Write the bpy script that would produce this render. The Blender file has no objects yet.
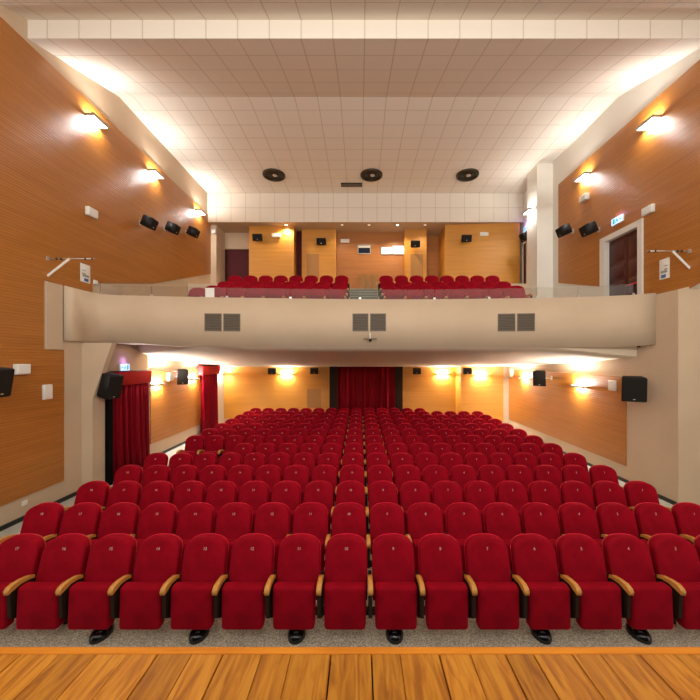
import bpy, bmesh, math, random
from mathutils import Vector, Matrix, Euler
random.seed(7)
C = bpy.context.scene.collection
PI = math.pi
F = 350.0; CX = 360.5; CY = 360.0; H = 3.05     # H: eye height over the stalls floor; z values below are relative to the eye
FZ = -H
def X(px, D): return (px - CX) * D / F
def Zr(py, D): return (CY - py) * D / F

# ------------------------------------------------------------------ materials
def newmat(name, col, rough=.6, metal=0., spec=.5, sheen=0., sheen_tint=None, coat=0.):
    m = bpy.data.materials.new(name); m.use_nodes = True
    b = m.node_tree.nodes['Principled BSDF']
    b.inputs['Base Color'].default_value = (*col, 1)
    b.inputs['Roughness'].default_value = rough
    b.inputs['Metallic'].default_value = metal
    b.inputs['Specular IOR Level'].default_value = spec
    if sheen:
        b.inputs['Sheen Weight'].default_value = sheen
        b.inputs['Sheen Roughness'].default_value = .35
        b.inputs['Sheen Tint'].default_value = (*(sheen_tint or col), 1)
    if coat: b.inputs['Coat Weight'].default_value = coat
    return m
def nd(m, t, **kw):
    n = m.node_tree.nodes.new(t)
    for k, v in kw.items():
        if k in ('inp',):
            for kk, vv in v.items(): n.inputs[kk].default_value = vv
        else: setattr(n, k, v)
    return n
def lk(m, a, b): m.node_tree.links.new(a, b)
def bsdf(m): return m.node_tree.nodes['Principled BSDF']
def math_(m, op, a, b=None, c=None):
    n = nd(m, 'ShaderNodeMath', operation=op)
    for i, v in enumerate((a, b, c)):
        if v is None: continue
        if isinstance(v, (int, float)): n.inputs[i].default_value = v
        else: lk(m, v, n.inputs[i])
    return n.outputs[0]
def noise_var(m, col1, col2, scale, vec=None, detail=3., stretch=None, lo=.35, hi=.65, bump=0., coord='Object'):
    tc = nd(m, 'ShaderNodeTexCoord'); out = tc.outputs[coord]
    if stretch:
        mp = nd(m, 'ShaderNodeMapping'); mp.inputs['Scale'].default_value = stretch
        lk(m, out, mp.inputs['Vector']); out = mp.outputs[0]
    n = nd(m, 'ShaderNodeTexNoise', inp={'Scale': scale, 'Detail': detail}); lk(m, out, n.inputs['Vector'])
    mr = nd(m, 'ShaderNodeMapRange', inp={'From Min': lo, 'From Max': hi}); lk(m, n.outputs['Fac'], mr.inputs['Value'])
    mx = nd(m, 'ShaderNodeMix', data_type='RGBA')
    mx.inputs[6].default_value = (*col1, 1); mx.inputs[7].default_value = (*col2, 1)
    lk(m, mr.outputs[0], mx.inputs[0]); lk(m, mx.outputs[2], bsdf(m).inputs['Base Color'])
    if bump:
        bp = nd(m, 'ShaderNodeBump', inp={'Strength': bump, 'Distance': .01}); lk(m, n.outputs['Fac'], bp.inputs['Height'])
        lk(m, bp.outputs[0], bsdf(m).inputs['Normal'])
    return mx, out

def slat_wood(name, c1, c2, period=.055):
    m = newmat(name, c1, rough=.42, spec=.5, coat=.2); bsdf(m).inputs['Coat Roughness'].default_value = .5
    mx, _ = noise_var(m, c1, c2, 1.6, stretch=(.35, .35, 9.), detail=6., lo=.3, hi=.7)
    tc = nd(m, 'ShaderNodeTexCoord'); sp = nd(m, 'ShaderNodeSeparateXYZ'); lk(m, tc.outputs['Object'], sp.inputs[0])
    fr = math_(m, 'FRACT', math_(m, 'DIVIDE', sp.outputs['Z'], period))
    dd = math_(m, 'ABSOLUTE', math_(m, 'SUBTRACT', fr, .5))
    g = nd(m, 'ShaderNodeMapRange', inp={'From Min': .30, 'From Max': .46}); lk(m, dd, g.inputs['Value'])
    m2 = nd(m, 'ShaderNodeMix', data_type='RGBA', blend_type='MULTIPLY'); lk(m, math_(m, 'MULTIPLY', g.outputs[0], .34), m2.inputs[0])
    lk(m, mx.outputs[2], m2.inputs[6]); m2.inputs[7].default_value = (.42, .3, .2, 1)
    lk(m, m2.outputs[2], bsdf(m).inputs['Base Color'])
    bp = nd(m, 'ShaderNodeBump', invert=True, inp={'Strength': .5, 'Distance': .006}); lk(m, g.outputs[0], bp.inputs['Height'])
    lk(m, bp.outputs[0], bsdf(m).inputs['Normal'])
    return m
M = {}
M['wood'] = slat_wood('slatted_wood', (.46, .170, .020), (.37, .125, .012))
M['wood2'] = slat_wood('slatted_wood_pale', (.66, .30, .032), (.58, .245, .024))
M['woodpanel'] = newmat('flush_panel_wood', (.36, .17, .04), .5)
M['cream'] = newmat('cream_plaster', (.58, .44, .31), .85)
noise_var(M['cream'], (.60, .455, .315), (.565, .425, .29), 1.3)
M['white'] = newmat('off_white_plaster', (.74, .70, .62), .85)
M['soffit'] = newmat('warm_off_white_plaster', (.70, .58, .43), .85)
M['tan'] = newmat('tan_plaster', (.50, .36, .23), .85)
# tiles: u,v of the mesh are metres across and along
m = newmat('ceiling_tiles', (.72, .62, .5), .9); M['tile'] = m
uv = nd(m, 'ShaderNodeUVMap'); sp = nd(m, 'ShaderNodeSeparateXYZ'); lk(m, uv.outputs[0], sp.inputs[0])
lines = []
for ax in ('X', 'Y'):
    fr = math_(m, 'FRACT', sp.outputs[ax]); dd = math_(m, 'ABSOLUTE', math_(m, 'SUBTRACT', fr, .5))
    g = nd(m, 'ShaderNodeMapRange', inp={'From Min': .476, 'From Max': .496}); lk(m, dd, g.inputs['Value']); lines.append(g.outputs[0])
mxl = math_(m, 'MAXIMUM', lines[0], lines[1])
mm = nd(m, 'ShaderNodeMix', data_type='RGBA'); mm.inputs[6].default_value = (.82, .75, .655, 1); mm.inputs[7].default_value = (.36, .29, .21, 1)
lk(m, math_(m, 'MULTIPLY', mxl, .6), mm.inputs[0]); lk(m, mm.outputs[2], bsdf(m).inputs['Base Color'])
bp = nd(m, 'ShaderNodeBump', invert=True, inp={'Strength': .4, 'Distance': .01}); lk(m, mxl, bp.inputs['Height']); lk(m, bp.outputs[0], bsdf(m).inputs['Normal'])

m = newmat('red_velvet', (.25, .0015, .010), .8, spec=.08, sheen=1., sheen_tint=(1., .02, .06)); bsdf(m).inputs['Sheen Roughness'].default_value = .27; M['velvet'] = m
noise_var(m, (.30, .0016, .011), (.22, .001, .008), 5., detail=2.)
M['velvet_side'] = newmat('dark_red_shell', (.10, .001, .004), .7, spec=.2)
m = newmat('curtain_velvet', (.24, .0015, .010), .42, metal=.55, spec=.2, sheen=.2, sheen_tint=(.8, .05, .06)); M['curtain'] = m
M['valance'] = newmat('valance_cloth', (.36, .012, .012), .8, spec=.15, sheen=.4, sheen_tint=(.8, .08, .05))
m = newmat('armrest_wood', (.52, .22, .05), .35, spec=.5); M['arm'] = m
noise_var(m, (.68, .32, .07), (.55, .23, .04), 9., stretch=(6, .8, 6))
M['brown'] = newmat('dark_brown_panel', (.022, .010, .005), .7, spec=.2)
M['black'] = newmat('black_gloss', (.006, .006, .007), .18, spec=.6)
M['blackm'] = newmat('black_matte', (.010, .008, .007), .6, spec=.3)
M['grille'] = newmat('speaker_grille', (.014, .011, .009), .8, spec=.2)
m = M['grille']; tc = nd(m, 'ShaderNodeTexCoord'); vo = nd(m, 'ShaderNodeTexVoronoi', inp={'Scale': 90.}); lk(m, tc.outputs['Object'], vo.inputs['Vector'])
bp = nd(m, 'ShaderNodeBump', inp={'Strength': .4, 'Distance': .004}); lk(m, vo.outputs['Distance'], bp.inputs['Height']); lk(m, bp.outputs[0], bsdf(m).inputs['Normal'])
M['metal'] = newmat('pale_metal', (.62, .60, .56), .4, metal=.7)
M['frame'] = newmat('lamp_frame', (.35, .34, .32), .4, metal=.5)
M['ply'] = newmat('seat_plywood', (.28, .12, .035), .5)
M['digit'] = newmat('pale_digits', (.62, .40, .32), .5)
M['plastic'] = newmat('white_plastic', (.78, .76, .70), .5)
M['plastic2'] = newmat('grey_plastic', (.45, .44, .42), .5)
M['dark'] = newmat('black_void', (.004, .004, .004), .9, spec=.05)
M['darkred'] = newmat('dark_red_curtain', (.075, .004, .008), .8)
M['base'] = newmat('black_skirting', (.012, .010, .009), .4)
M['vent'] = newmat('grey_brown_vent', (.17, .13, .095), .5)
M['ventd'] = newmat('dark_vent', (.08, .065, .045), .6)
M['bronze'] = newmat('dark_bronze', (.045, .035, .02), .35, metal=.6)
M['doorwood'] = newmat('dark_mahogany', (.075, .014, .012), .35)
m = M['doorwood']; noise_var(m, (.085, .016, .013), (.05, .010, .009), 3., stretch=(1, 1, .2), detail=4)
M['redbar'] = newmat('red_bar', (.65, .02, .05), .4)
M['paper'] = newmat('paper', (.80, .78, .72), .8)
M['ink'] = newmat('grey_print', (.30, .32, .30), .8)
M['ink2'] = newmat('blue_print', (.05, .13, .30), .8)
M['ink3'] = newmat('ochre_print', (.45, .28, .08), .8)
M['step'] = newmat('green_grey_step', (.20, .21, .15), .8)
M['stepe'] = newmat('pale_nosing', (.45, .46, .36), .6)
m = newmat('carpet', (.40, .36, .28), .95, spec=.1); M['carpet'] = m
noise_var(m, (.34, .29, .20), (.80, .72, .58), 75., detail=4., lo=.38, hi=.64, bump=.6)
M['aisle'] = newmat('aisle_vinyl', (.46, .45, .38), .6)
noise_var(M['aisle'], (.50, .49, .42), (.42, .41, .35), 14.)
m = newmat('stage_boards', (.6, .25, .05), .45, spec=.25); M['stage'] = m
geo = nd(m, 'ShaderNodeNewGeometry')
tc = nd(m, 'ShaderNodeTexCoord'); mp = nd(m, 'ShaderNodeMapping'); lk(m, tc.outputs['Object'], mp.inputs['Vector'])
mp.inputs['Scale'].default_value = (7., .9, 7.)
off = nd(m, 'ShaderNodeCombineXYZ'); lk(m, math_(m, 'MULTIPLY', geo.outputs['Random Per Island'], 37.), off.inputs[1]); lk(m, off.outputs[0], mp.inputs['Location'])
n1 = nd(m, 'ShaderNodeTexNoise', inp={'Scale': 3.2, 'Detail': 5., 'Distortion': .9}); lk(m, mp.outputs[0], n1.inputs['Vector'])
r1 = nd(m, 'ShaderNodeValToRGB'); lk(m, n1.outputs['Fac'], r1.inputs[0])
r1.color_ramp.elements[0].position = .34; r1.color_ramp.elements[0].color = (.34, .11, .012, 1)
r1.color_ramp.elements[1].position = .62; r1.color_ramp.elements[1].color = (.58, .24, .024, 1)
e = r1.color_ramp.elements.new(.50); e.color = (.50, .185, .015, 1)
hs = nd(m, 'ShaderNodeHueSaturation'); lk(m, r1.outputs[0], hs.inputs['Color'])
lk(m, math_(m, 'MULTIPLY_ADD', geo.outputs['Random Per Island'], .35, .85), hs.inputs['Value'])
vo = nd(m, 'ShaderNodeTexVoronoi', inp={'Scale': 1.1}); mp2 = nd(m, 'ShaderNodeMapping'); mp2.inputs['Scale'].default_value = (2.6, 1.3, 1.); lk(m, tc.outputs['Object'], mp2.inputs['Vector']); lk(m, mp2.outputs[0], vo.inputs['Vector'])
kn = nd(m, 'ShaderNodeMapRange', inp={'From Min': .02, 'From Max': .07, 'To Min': 1., 'To Max': 0.}); lk(m, vo.outputs['Distance'], kn.inputs['Value'])
mk = nd(m, 'ShaderNodeMix', data_type='RGBA'); lk(m, math_(m, 'MULTIPLY', kn.outputs[0], .7), mk.inputs[0]); lk(m, hs.outputs[0], mk.inputs[6]); mk.inputs[7].default_value = (.22, .06, .01, 1)
lk(m, mk.outputs[2], bsdf(m).inputs['Base Color'])
M['nosing'] = newmat('stage_edge_wood', (.75, .26, .02), .6, spec=.2)
noise_var(M['nosing'], (.78, .27, .02), (.66, .21, .015), 4., stretch=(.5, 4, 4))
def emis(name, col, s):
    m = newmat(name, col, .5); b = bsdf(m)
    b.inputs['Emission Color'].default_value = (*col, 1); b.inputs['Emission Strength'].default_value = s
    return m
M['lamp'] = emis('lamp_glass', (1., .96, .90), 6.)
M['down'] = emis('downlight_glass', (1., .88, .66), 12.)
M['downoff'] = emis('downlight_dim', (1., .85, .62), 1.2)
M['sign'] = emis('sign_blue_white', (.42, .58, 1.), 1.4)
M['signg'] = emis('sign_green', (.06, .45, .30), .5)
M['booth'] = emis('lit_booth', (.80, .90, 1.), 1.0)
M['boothd'] = newmat('booth_glass_dark', (.01, .016, .04), .1)
g = newmat('clear_glass', (.86, .82, .76), .03); M['glass'] = g
bsdf(g).inputs['Transmission Weight'].default_value = 1.; bsdf(g).inputs['IOR'].default_value = 1.45

# ------------------------------------------------------------------ mesh builder
class MB:
    def __init__(s): s.v = []; s.f = []; s.uv = {}; s.sm = set()
    def quad(s, pts, uv=None, smooth=False):
        b = len(s.v); s.v += [tuple(p) for p in pts]; s.f.append(tuple(range(b, b + len(pts))))
        if uv: s.uv[len(s.f) - 1] = uv
        if smooth: s.sm.add(len(s.f) - 1)
        return s
    def box(s, x0, x1, y0, y1, z0, z1, mat=None, bev=0., seg=2):
        bm = bmesh.new(); bmesh.ops.create_cube(bm, size=1.)
        for v in bm.verts:
            v.co = Vector(((x0 + x1) / 2 + v.co.x * (x1 - x0), (y0 + y1) / 2 + v.co.y * (y1 - y0), (z0 + z1) / 2 + v.co.z * (z1 - z0)))
        if bev: bmesh.ops.bevel(bm, geom=bm.edges[:], offset=bev, segments=seg, affect='EDGES', profile=.5)
        if mat: bm.transform(mat)
        s.add(bm, smooth=bev > 0); return s
    def add(s, bm, smooth=False):
        bm.verts.index_update(); b = len(s.v)
        for v in bm.verts: s.v.append(tuple(v.co))
        for f in bm.faces:
            s.f.append(tuple(b + v.index for v in f.verts))
            if smooth: s.sm.add(len(s.f) - 1)
        bm.free(); return s
    def prism(s, pts2, axis, a, b):
        # closed polygon pts2 extruded along axis from a to b
        def P(u, w, t):
            return {'x': (t, u, w), 'y': (u, t, w), 'z': (u, w, t)}[axis]
        n = len(pts2); k = len(s.v)
        for t in (a, b):
            for (u, w) in pts2: s.v.append(P(u, w, t))
        s.f.append(tuple(range(k, k + n))); s.f.append(tuple(range(k + 2 * n - 1, k + n - 1, -1)))
        for i in range(n):
            j = (i + 1) % n; s.f.append((k + i, k + n + i, k + n + j, k + j))
        return s
    def tube(s, p0, p1, r, n=8, r1=None):
        p0 = Vector(p0); p1 = Vector(p1); d = (p1 - p0).normalized(); r1 = r if r1 is None else r1
        a = d.orthogonal().normalized(); b = d.cross(a); k = len(s.v)
        for p, rr in ((p0, r), (p1, r1)):
            for i in range(n):
                t = 2 * PI * i / n; s.v.append(tuple(p + a * math.cos(t) * rr + b * math.sin(t) * rr))
        for i in range(n):
            j = (i + 1) % n; s.f.append((k + i, k + j, k + n + j, k + n + i)); s.sm.add(len(s.f) - 1)
        s.f.append(tuple(range(k + n - 1, k - 1, -1))); s.f.append(tuple(range(k + n, k + 2 * n)))
        return s
    def lathe(s, prof, c, n=24):
        k = len(s.v)
        for (r, z) in prof:
            for i in range(n):
                t = 2 * PI * i / n; s.v.append((c[0] + r * math.cos(t), c[1] + r * math.sin(t), c[2] + z))
        for q in range(len(prof) - 1):
            for i in range(n):
                j = (i + 1) % n; s.f.append((k + q * n + i, k + q * n + j, k + (q + 1) * n + j, k + (q + 1) * n + i)); s.sm.add(len(s.f) - 1)
        return s
    def mesh(s, name, origin=(0, 0, 0)):
        me = bpy.data.meshes.new(name); ox, oy, oz = origin
        me.from_pydata([(x - ox, y - oy, z - oz) for x, y, z in s.v], [], s.f)
        if s.uv:
            l = me.uv_layers.new(name='UVMap')
            for p in me.polygons:
                u = s.uv.get(p.index)
                if u:
                    for li, c in zip(p.loop_indices, u): l.data[li].uv = c
        for p in me.polygons: p.use_smooth = p.index in s.sm
        me.validate(); me.update(); return me
def fixn(me):
    bm = bmesh.new(); bm.from_mesh(me); bmesh.ops.remove_doubles(bm, verts=bm.verts, dist=1e-5)
    bmesh.ops.recalc_face_normals(bm, faces=bm.faces); bm.to_mesh(me); bm.free()
ROOTS = []
def link(o, parent=None):
    C.objects.link(o)
    if parent: o.parent = parent
    else: ROOTS.append(o)
    return o
def frame_of(o):
    v = Vector((0, 0, 0))
    while o: v = v + o.location; o = o.parent
    return v
def obj(name, mb, mat, parent=None, local=False, fix=True, base=False):
    """one mesh object. World-coordinate geometry is re-based on the parent (or its own base if top-level)."""
    if local: org = (0, 0, 0)
    elif parent is not None: org = frame_of(parent)
    else:
        xs = [v[0] for v in mb.v]; ys = [v[1] for v in mb.v]; zs = [v[2] for v in mb.v]
        org = ((min(xs) + max(xs)) / 2, (min(ys) + max(ys)) / 2, min(zs))
    me = mb.mesh(name, org)
    if fix and not mb.uv: fixn(me)
    mats = mat if isinstance(mat, list) else [mat]
    for q in mats: me.materials.append(q)
    o = bpy.data.objects.new(name, me)
    if parent is None and not local: o.location = org
    return link(o, parent)
def tag(o, label=None, cat=None, group=None, kind=None):
    if label: o['label'] = label
    if cat: o['category'] = cat
    if group: o['group'] = group
    if kind: o['kind'] = kind
    return o
def empty(name, loc, rot=(0, 0, 0), **kw):
    o = bpy.data.objects.new(name, None); o.location = loc; o.rotation_euler = rot; o.empty_display_size = .1
    link(o); tag(o, **kw); return o
def struct(name, mb, mat, parent=None, label=None):
    o = obj(name, mb, mat, parent)
    if parent is None: o['kind'] = 'structure'
    if label: o['label'] = label
    return o

XL, XR, XRL = -6.42, 6.85, 6.60       # side walls: left, upper right, lower right
YB = 16.5

# ------------------------------------------------------------------ shell
struct('floor', MB().box(XL - .6, 8.1, -3.0, 17.2, FZ - .15, FZ), M['aisle'], label='pale vinyl floor of the stalls aisles')
tag(obj('carpet', MB().box(-4.95, 5.15, 2.5, 15.6, FZ, FZ + .008), M['carpet']), 'speckled grey beige carpet under the rows of stalls seats', 'carpet', kind='stuff')

# left wall with a doorway behind the near curtain
w = MB()
def wall_quads(mb, x, rects, nx):
    for (d0, d1, z0, z1) in rects:
        mb.box(min(x, x + nx), max(x, x + nx), d0, d1, z0, z1)
wall_quads(w, XL, [(2.6, 8.58, FZ, 7.1), (8.58, 10.25, -.40, 7.1), (10.25, 16.9, FZ, 7.1)], -.25)
wl = struct('wall_left', w, M['cream'], label='cream left wall of the auditorium')
# its wood cladding
p = MB().prism([(2.6, 6.1), (14.98, 6.1), (14.98, 3.69), (10.8, 2.36), (8.35, 1.84), (8.35, 1.56), (7.5, 1.60), (7.07, 1.62), (7.07, .22), (7.55, .22), (7.55, -2.60), (2.6, -2.60)], 'x', XL, XL + .025)
wp = obj('wood_panel', p, M['wood'], wl); wp['label'] = 'large orange slatted wood cladding of the upper left wall'
p = MB().prism([(10.67, -.36), (14.1, -.36), (14.1, -2.57), (10.67, -2.57)], 'x', XL, XL + .025)
wp = obj('wood_panel', p, M['wood'], wl); wp['label'] = 'slatted wood cladding between the two red curtains'
struct('trim_1', MB().box(XL, -6.17, 8.06, 8.45, FZ, .40), M['cream'], label='cream pilaster under the left end of the balcony')
# corbel of the pilaster
struct('trim_2', MB().prism([(-6.17, .40), (-5.72, .40), (-6.17, -.9)], 'y', 8.06, 8.20), M['cream'], label='tapering cream corbel carrying the balcony')
struct('trim_3', MB().box(XL, XL + .10, 8.5, 10.40, -.33, .30), M['tan'], label='tan boxed lintel over the near left curtain')
struct('trim_gap_shade', MB().box(XL, XL + .34, 8.46, 8.60, FZ, -.33), M['dark'], label='black strip standing in for the shaded gap at the left doorway')  # solid black strip painted in for the shade between pilaster and curtain
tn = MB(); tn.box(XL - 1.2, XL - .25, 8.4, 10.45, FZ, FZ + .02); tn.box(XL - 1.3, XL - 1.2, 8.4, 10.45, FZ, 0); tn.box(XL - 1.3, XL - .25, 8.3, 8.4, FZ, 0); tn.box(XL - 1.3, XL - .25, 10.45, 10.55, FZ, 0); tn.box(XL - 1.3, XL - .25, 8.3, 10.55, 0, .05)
struct('wall_lobby', tn, M['dark'])  # recess painted black so the doorway gap reads as deep shade

# right wall: upper skin and a thicker lower skin
w = MB().prism([(2.6, 7.1), (16.9, 7.1), (16.9, .2), (9.75, .2), (9.75, 3.28), (8.56, 3.28), (8.56, .2), (7.3, .2), (7.3, 1.47), (7.06, 1.553), (2.6, 1.7)], 'x', XR, XR + .2)
wr = struct('wall_right_upper', w, M['white'], label='off-white upper right wall')
p = MB().prism([(2.6, 6.05), (12.08, 6.05), (12.08, 2.66), (9.97, 2.09), (9.97, 3.43), (8.46, 3.43), (8.46, 1.45), (7.3, 1.475), (7.06, 1.553), (2.6, 1.7)], 'x', XR - .025, XR)
obj('wood_panel', p, M['wood'], wr)['label'] = 'orange slatted wood cladding of the upper right wall'
w = MB().prism([(7.3, 1.466), (8.0, 1.466), (8.0, .30), (YB + .4, .30), (YB + .4, FZ), (7.3, FZ)], 'x', XRL, XR + .2)
wrl = struct('wall_right_lower', w, M['tan'] if False else M['cream'], label='thick cream lower right wall')
p = MB().prism([(8.68, -.42), (15.5, -.42), (15.5, -2.63), (8.68, -2.63)], 'x', XRL - .025, XRL)
obj('wood_panel', p, M['wood'], wrl)['label'] = 'slatted wood cladding of the lower right wall'
struct('wall_right_return', MB().prism([(XRL, 1.466), (7.1, 1.60), (7.9, 1.72), (7.9, FZ), (XRL, FZ)], 'y', 7.27, 7.3), M['cream'], label='pale wall facing the stage at the right edge')
struct('wall_right_near', MB().box(7.9, 8.1, 2.6, 7.3, FZ, 1.8), M['cream'])
struct('trim_5', MB().box(6.28, XR, 12.45, 13.2, 1.2, 7.0), M['white'], label='off-white pillar at the right of the balcony')
struct('trim_6', MB().box(XL, -6.16, 14.95, 15.9, 2.6, 5.78), M['cream'], label='cream pier beside the back left door')

# ceiling with tiles, saw-tooth profile
prof = [(2.6, 7.1), (6.05, 7.1), (6.05, 6.26), (6.75, 6.56), (6.75, 6.2), (9.32, 7.0), (14.67, 7.0), (14.67, 5.78)]
c = MB(); TS = .612
u0, u1 = (XL - .08) / TS, (XR - .08) / TS
vv = 0.
for (a, b) in zip(prof[:-1], prof[1:]):
    L = math.hypot(b[0] - a[0], b[1] - a[1]) / TS
    if a == (6.75, 6.2): v0 = .0
    elif a == (6.75, 6.56): v0 = -.03; 
    elif a == (6.05, 6.26): v0 = -L
    elif a == (9.32, 7.0): v0 = 0.2
    else: v0 = 0.
    if a == (14.67, 7.0): L = 1.98
    if a == (6.75, 6.56): L = .94; v0 = .03
    c.quad([(XL, a[0], a[1]), (XR, a[0], a[1]), (XR, b[0], b[1]), (XL, b[0], b[1])], uv=[(u0, v0), (u1, v0), (u1, v0 + L), (u0, v0 + L)])
struct('ceiling', c, M['tile'], label='stepped tiled ceiling of the auditorium')
struct('ceiling_balcony', MB().box(XL, XR, 14.68, 17.0, 5.78, 5.9), M['tan'], label='low tan ceiling over the back of the balcony')

# back walls
struct('wall_back', MB().box(XL - .2, 4.5, YB, YB + .2, FZ, .4), M['cream'])
wb = obj('wood_panel', MB().box(XL, 4.5, YB - .025, YB, FZ + .3, .0), M['wood2']); wb.name = 'wall_back_cladding'; wb['kind'] = 'structure'
obj('access_panel', MB().box(X(307, YB), X(321, YB), YB - .035, YB - .025, Zr(408, YB), Zr(389, YB)), M['woodpanel'], wb)
w = MB().box(4.5, XRL + .2, 15.6, YB + .2, FZ, .3)
wbr = struct('wall_back_right', w, M['cream'])
obj('wood_panel', MB().box(4.5, 6.36, 15.575, 15.6, FZ + .3, .0), M['wood2'], wbr)
obj('wood_panel', MB().box(4.475, 4.5, 15.575, YB - .03, FZ + .3, .0), M['wood2'], wbr)
# balcony rear walls
zb0, zb1 = 2.6, 5.79
def rearblock(n, x0, x1, y0, y1, mat, lab):
    return struct(n, MB().prism([(x0, y0), (x1, y1), (x1, 16.6), (x0, 16.6)], 'z', zb0, zb1), mat, label=lab)
r1_ = rearblock('wall_rear_1', -4.81, -2.87, 15.1, 15.1, M['wood2'], 'projecting wood-clad wall block at the left of the balcony rear')
r2_ = rearblock('wall_rear_2', -2.60, -1.08, 15.5, 15.5, M['wood2'], 'wood-clad wall left of the booth windows')
r3_ = rearblock('wall_rear_3', -1.08, 1.95, 15.85, 15.85, M['wood'], 'recessed wood-clad wall with the booth windows')
r4_ = rearblock('wall_rear_4', 1.95, 2.93, 15.5, 15.5, M['wood2'], 'wood-clad wall right of the booth windows')
r5_ = rearblock('wall_rear_5', 2.93, 3.62, 16.25, 16.25, M['wood'], 'dark recess of the balcony rear wall')
r6_ = rearblock('wall_rear_6', 3.62, 6.70, 15.0, 14.72, M['wood2'], 'projecting wood-clad wall block at the right of the balcony rear')
struct('wall_rear_7', MB().box(-6.16, -4.81, 15.9, 16.6, Zr(249, 15.9), zb1), M['cream'], label='cream lintel over the back left door')
struct('wall_rear_8', MB().box(XL - .2, XR + .2, 16.6, 16.8, .2, 5.9), M['cream'])
for blk, a, b in ((r2_, 307, 319), (r4_, 410.5, 423)):
    obj('access_panel', MB().box(X(a, 15.5), X(b, 15.5), 15.487, 15.5, Zr(279, 15.5), Zr(254, 15.5)), M['woodpanel'], blk)
# dark doors at the back of the balcony
d = struct('door_1', MB().box(-6.14, -4.83, 16.0, 16.05, 2.85, Zr(249.3, 16.0)), M['darkred'], label='dark red door at the back left of the balcony')
obj('door_frame', MB().box(-6.16, -6.11, 15.93, 16.0, 2.85, 5.04).box(-4.87, -4.82, 15.93, 16.0, 2.85, 5.04), M['doorwood'], d)
def drape(name, x0, x1, y, z0, z1, mat, nf, amp, axis='x', parent=None, thick=.03):
    mb = MB(); n = nf * 10; base = len(mb.v); rows = 5
    k = 0
    for side in (0, 1):
        for r in range(rows):
            t = r / (rows - 1)
            for i in range(n + 1):
                s = i / n; ph = s * nf * 2 * PI
                a = amp * (.55 + .45 * t) * (math.sin(ph + .7 * math.sin(s * 17.)) + .35 * math.sin(2.3 * ph + 1.))
                u = x0 + (x1 - x0) * s; v = y + a + side * thick; zz = z1 + (z0 - z1) * t
                mb.v.append((u, v, zz) if axis == 'x' else (v, u, zz))
    W = n + 1
    for side in (0, 1):
        o = side * rows * W
        for r in range(rows - 1):
            for i in range(n):
                q = (o + r * W + i, o + r * W + i + 1, o + (r + 1) * W + i + 1, o + (r + 1) * W + i)
                mb.f.append(q if side == 0 else q[::-1]); mb.sm.add(len(mb.f) - 1)
    o = rows * W
    for r in range(rows - 1):
        for i in (0, n):
            a = r * W + i; b = (r + 1) * W + i; mb.f.append((a, b, o + b, o + a))
    for r in (0, rows - 1):
        for i in range(n):
            a = r * W + i; mb.f.append((a, a + 1, o + a + 1, o + a))
    return mb
o = obj('curtain', drape('c', -2.86, -2.61, 15.62, 2.85, 5.74, M['darkred'], 3, .025), M['darkred'])
tag(o, 'narrow dark red curtain in the gap of the balcony rear wall', 'curtain')
# curtains of the stalls
def curtain(x, y0, y1, z0, z1, vz0, vy0, vy1, nf, label):
    e = empty('door_curtain', (x, (y0 + y1) / 2, z0), label=label, cat='curtain')
    obj('drape', drape('d', y0, y1, x, z0, z1, None, nf, .11, axis='y'), M['curtain'], e)
    vb = MB().box(x - .10, x + .13, vy0, vy1, vz0, z1 + .02, bev=.012)
    obj('valance', vb, M['valance'], e)
    rl = obj('rail', MB().tube((x, y0, z1 + .035), (x, y1, z1 + .035), .015), M['bronze'], e)
curtain(-6.25, 8.72, 10.32, FZ + .01, -.33, -.66, 8.85, 10.26, 7, 'wide dark red velvet curtain with boxed valance beside the left pilaster')
curtain(-6.29, 13.85, 15.3, FZ + .01, -.27, -.60, 13.7, 15.4, 6, 'narrower bright red curtain with valance farther along the left wall')
e = empty('stage_curtain', (.26, 16.35, FZ), label='red velvet curtain filling the doorway in the back wall of the stalls', cat='curtain')
obj('drape', drape('d', -1.08, 1.62, 16.34, FZ + .01, -.0, None, 10, .09), M['curtain'], e)
obj('side_wing', MB().box(-1.44, -1.08, 16.25, 16.42, FZ, .0), M['brown'], e)['label'] = 'dark brown side wing'
obj('side_wing', MB().box(1.62, 1.96, 16.25, 16.42, FZ, .0), M['brown'], e)['label'] = 'dark brown side wing'

# baseboards
struct('baseboard_left', MB().box(XL, XL + .02, 2.6, 8.05, FZ, FZ + .085).box(XL, XL + .02, 10.45, 16.4, FZ, FZ + .085), M['base'])
struct('baseboard_right', MB().box(XRL - .02, XRL, 7.3, 15.6, FZ, FZ + .085), M['base'])

# ------------------------------------------------------------------ stage
ZS = -1.75; DE = 1.75 * F / (654 - CY) ; DE2 = 1.75 * F / (647 - CY)
seams = [-62, -22, 21.5, 60, 97, 128, 158, 192, 223, 262, 291, 331, 371.5, 400, 439, 470, 505, 533, 572, 600, 639, 675, 712, 750, 790]
mb = MB(); dark = {158, 223, 331, 371.5, 439, 505, 533, 572, 639, 21.5}
for a, b in zip(seams[:-1], seams[1:]):
    ga = .004 if a in dark else .0015; gb = .004 if b in dark else .0015
    bm = bmesh.new(); bmesh.ops.create_cube(bm, size=1.)
    x0 = X(a, DE) + ga; x1 = X(b, DE) - gb
    for v in bm.verts: v.co = Vector(((x0 + x1) / 2 + v.co.x * (x1 - x0), (.2 + DE) / 2 + v.co.y * (DE - .2), ZS - .02 + v.co.z * .04))
    bmesh.ops.bevel(bm, geom=[e for e in bm.edges if all(v.co.z > ZS - .01 for v in e.verts)], offset=.003, segments=1, affect='EDGES')
    mb.add(bm)
st = empty('stage', (0, 1.2, FZ), label='wooden stage floor of orange planks at the bottom of the picture', cat='stage')
obj('deck', mb, M['stage'], st, fix=False)
obj('edge_board', MB().box(-4.5, 4.5, DE + .003, DE2, ZS - .05, ZS + .004, bev=.006), M['nosing'], st)
obj('apron', MB().box(-4.5, 4.5, DE - .1, DE2 - .03, FZ, ZS - .05), M['brown'], st)
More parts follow.
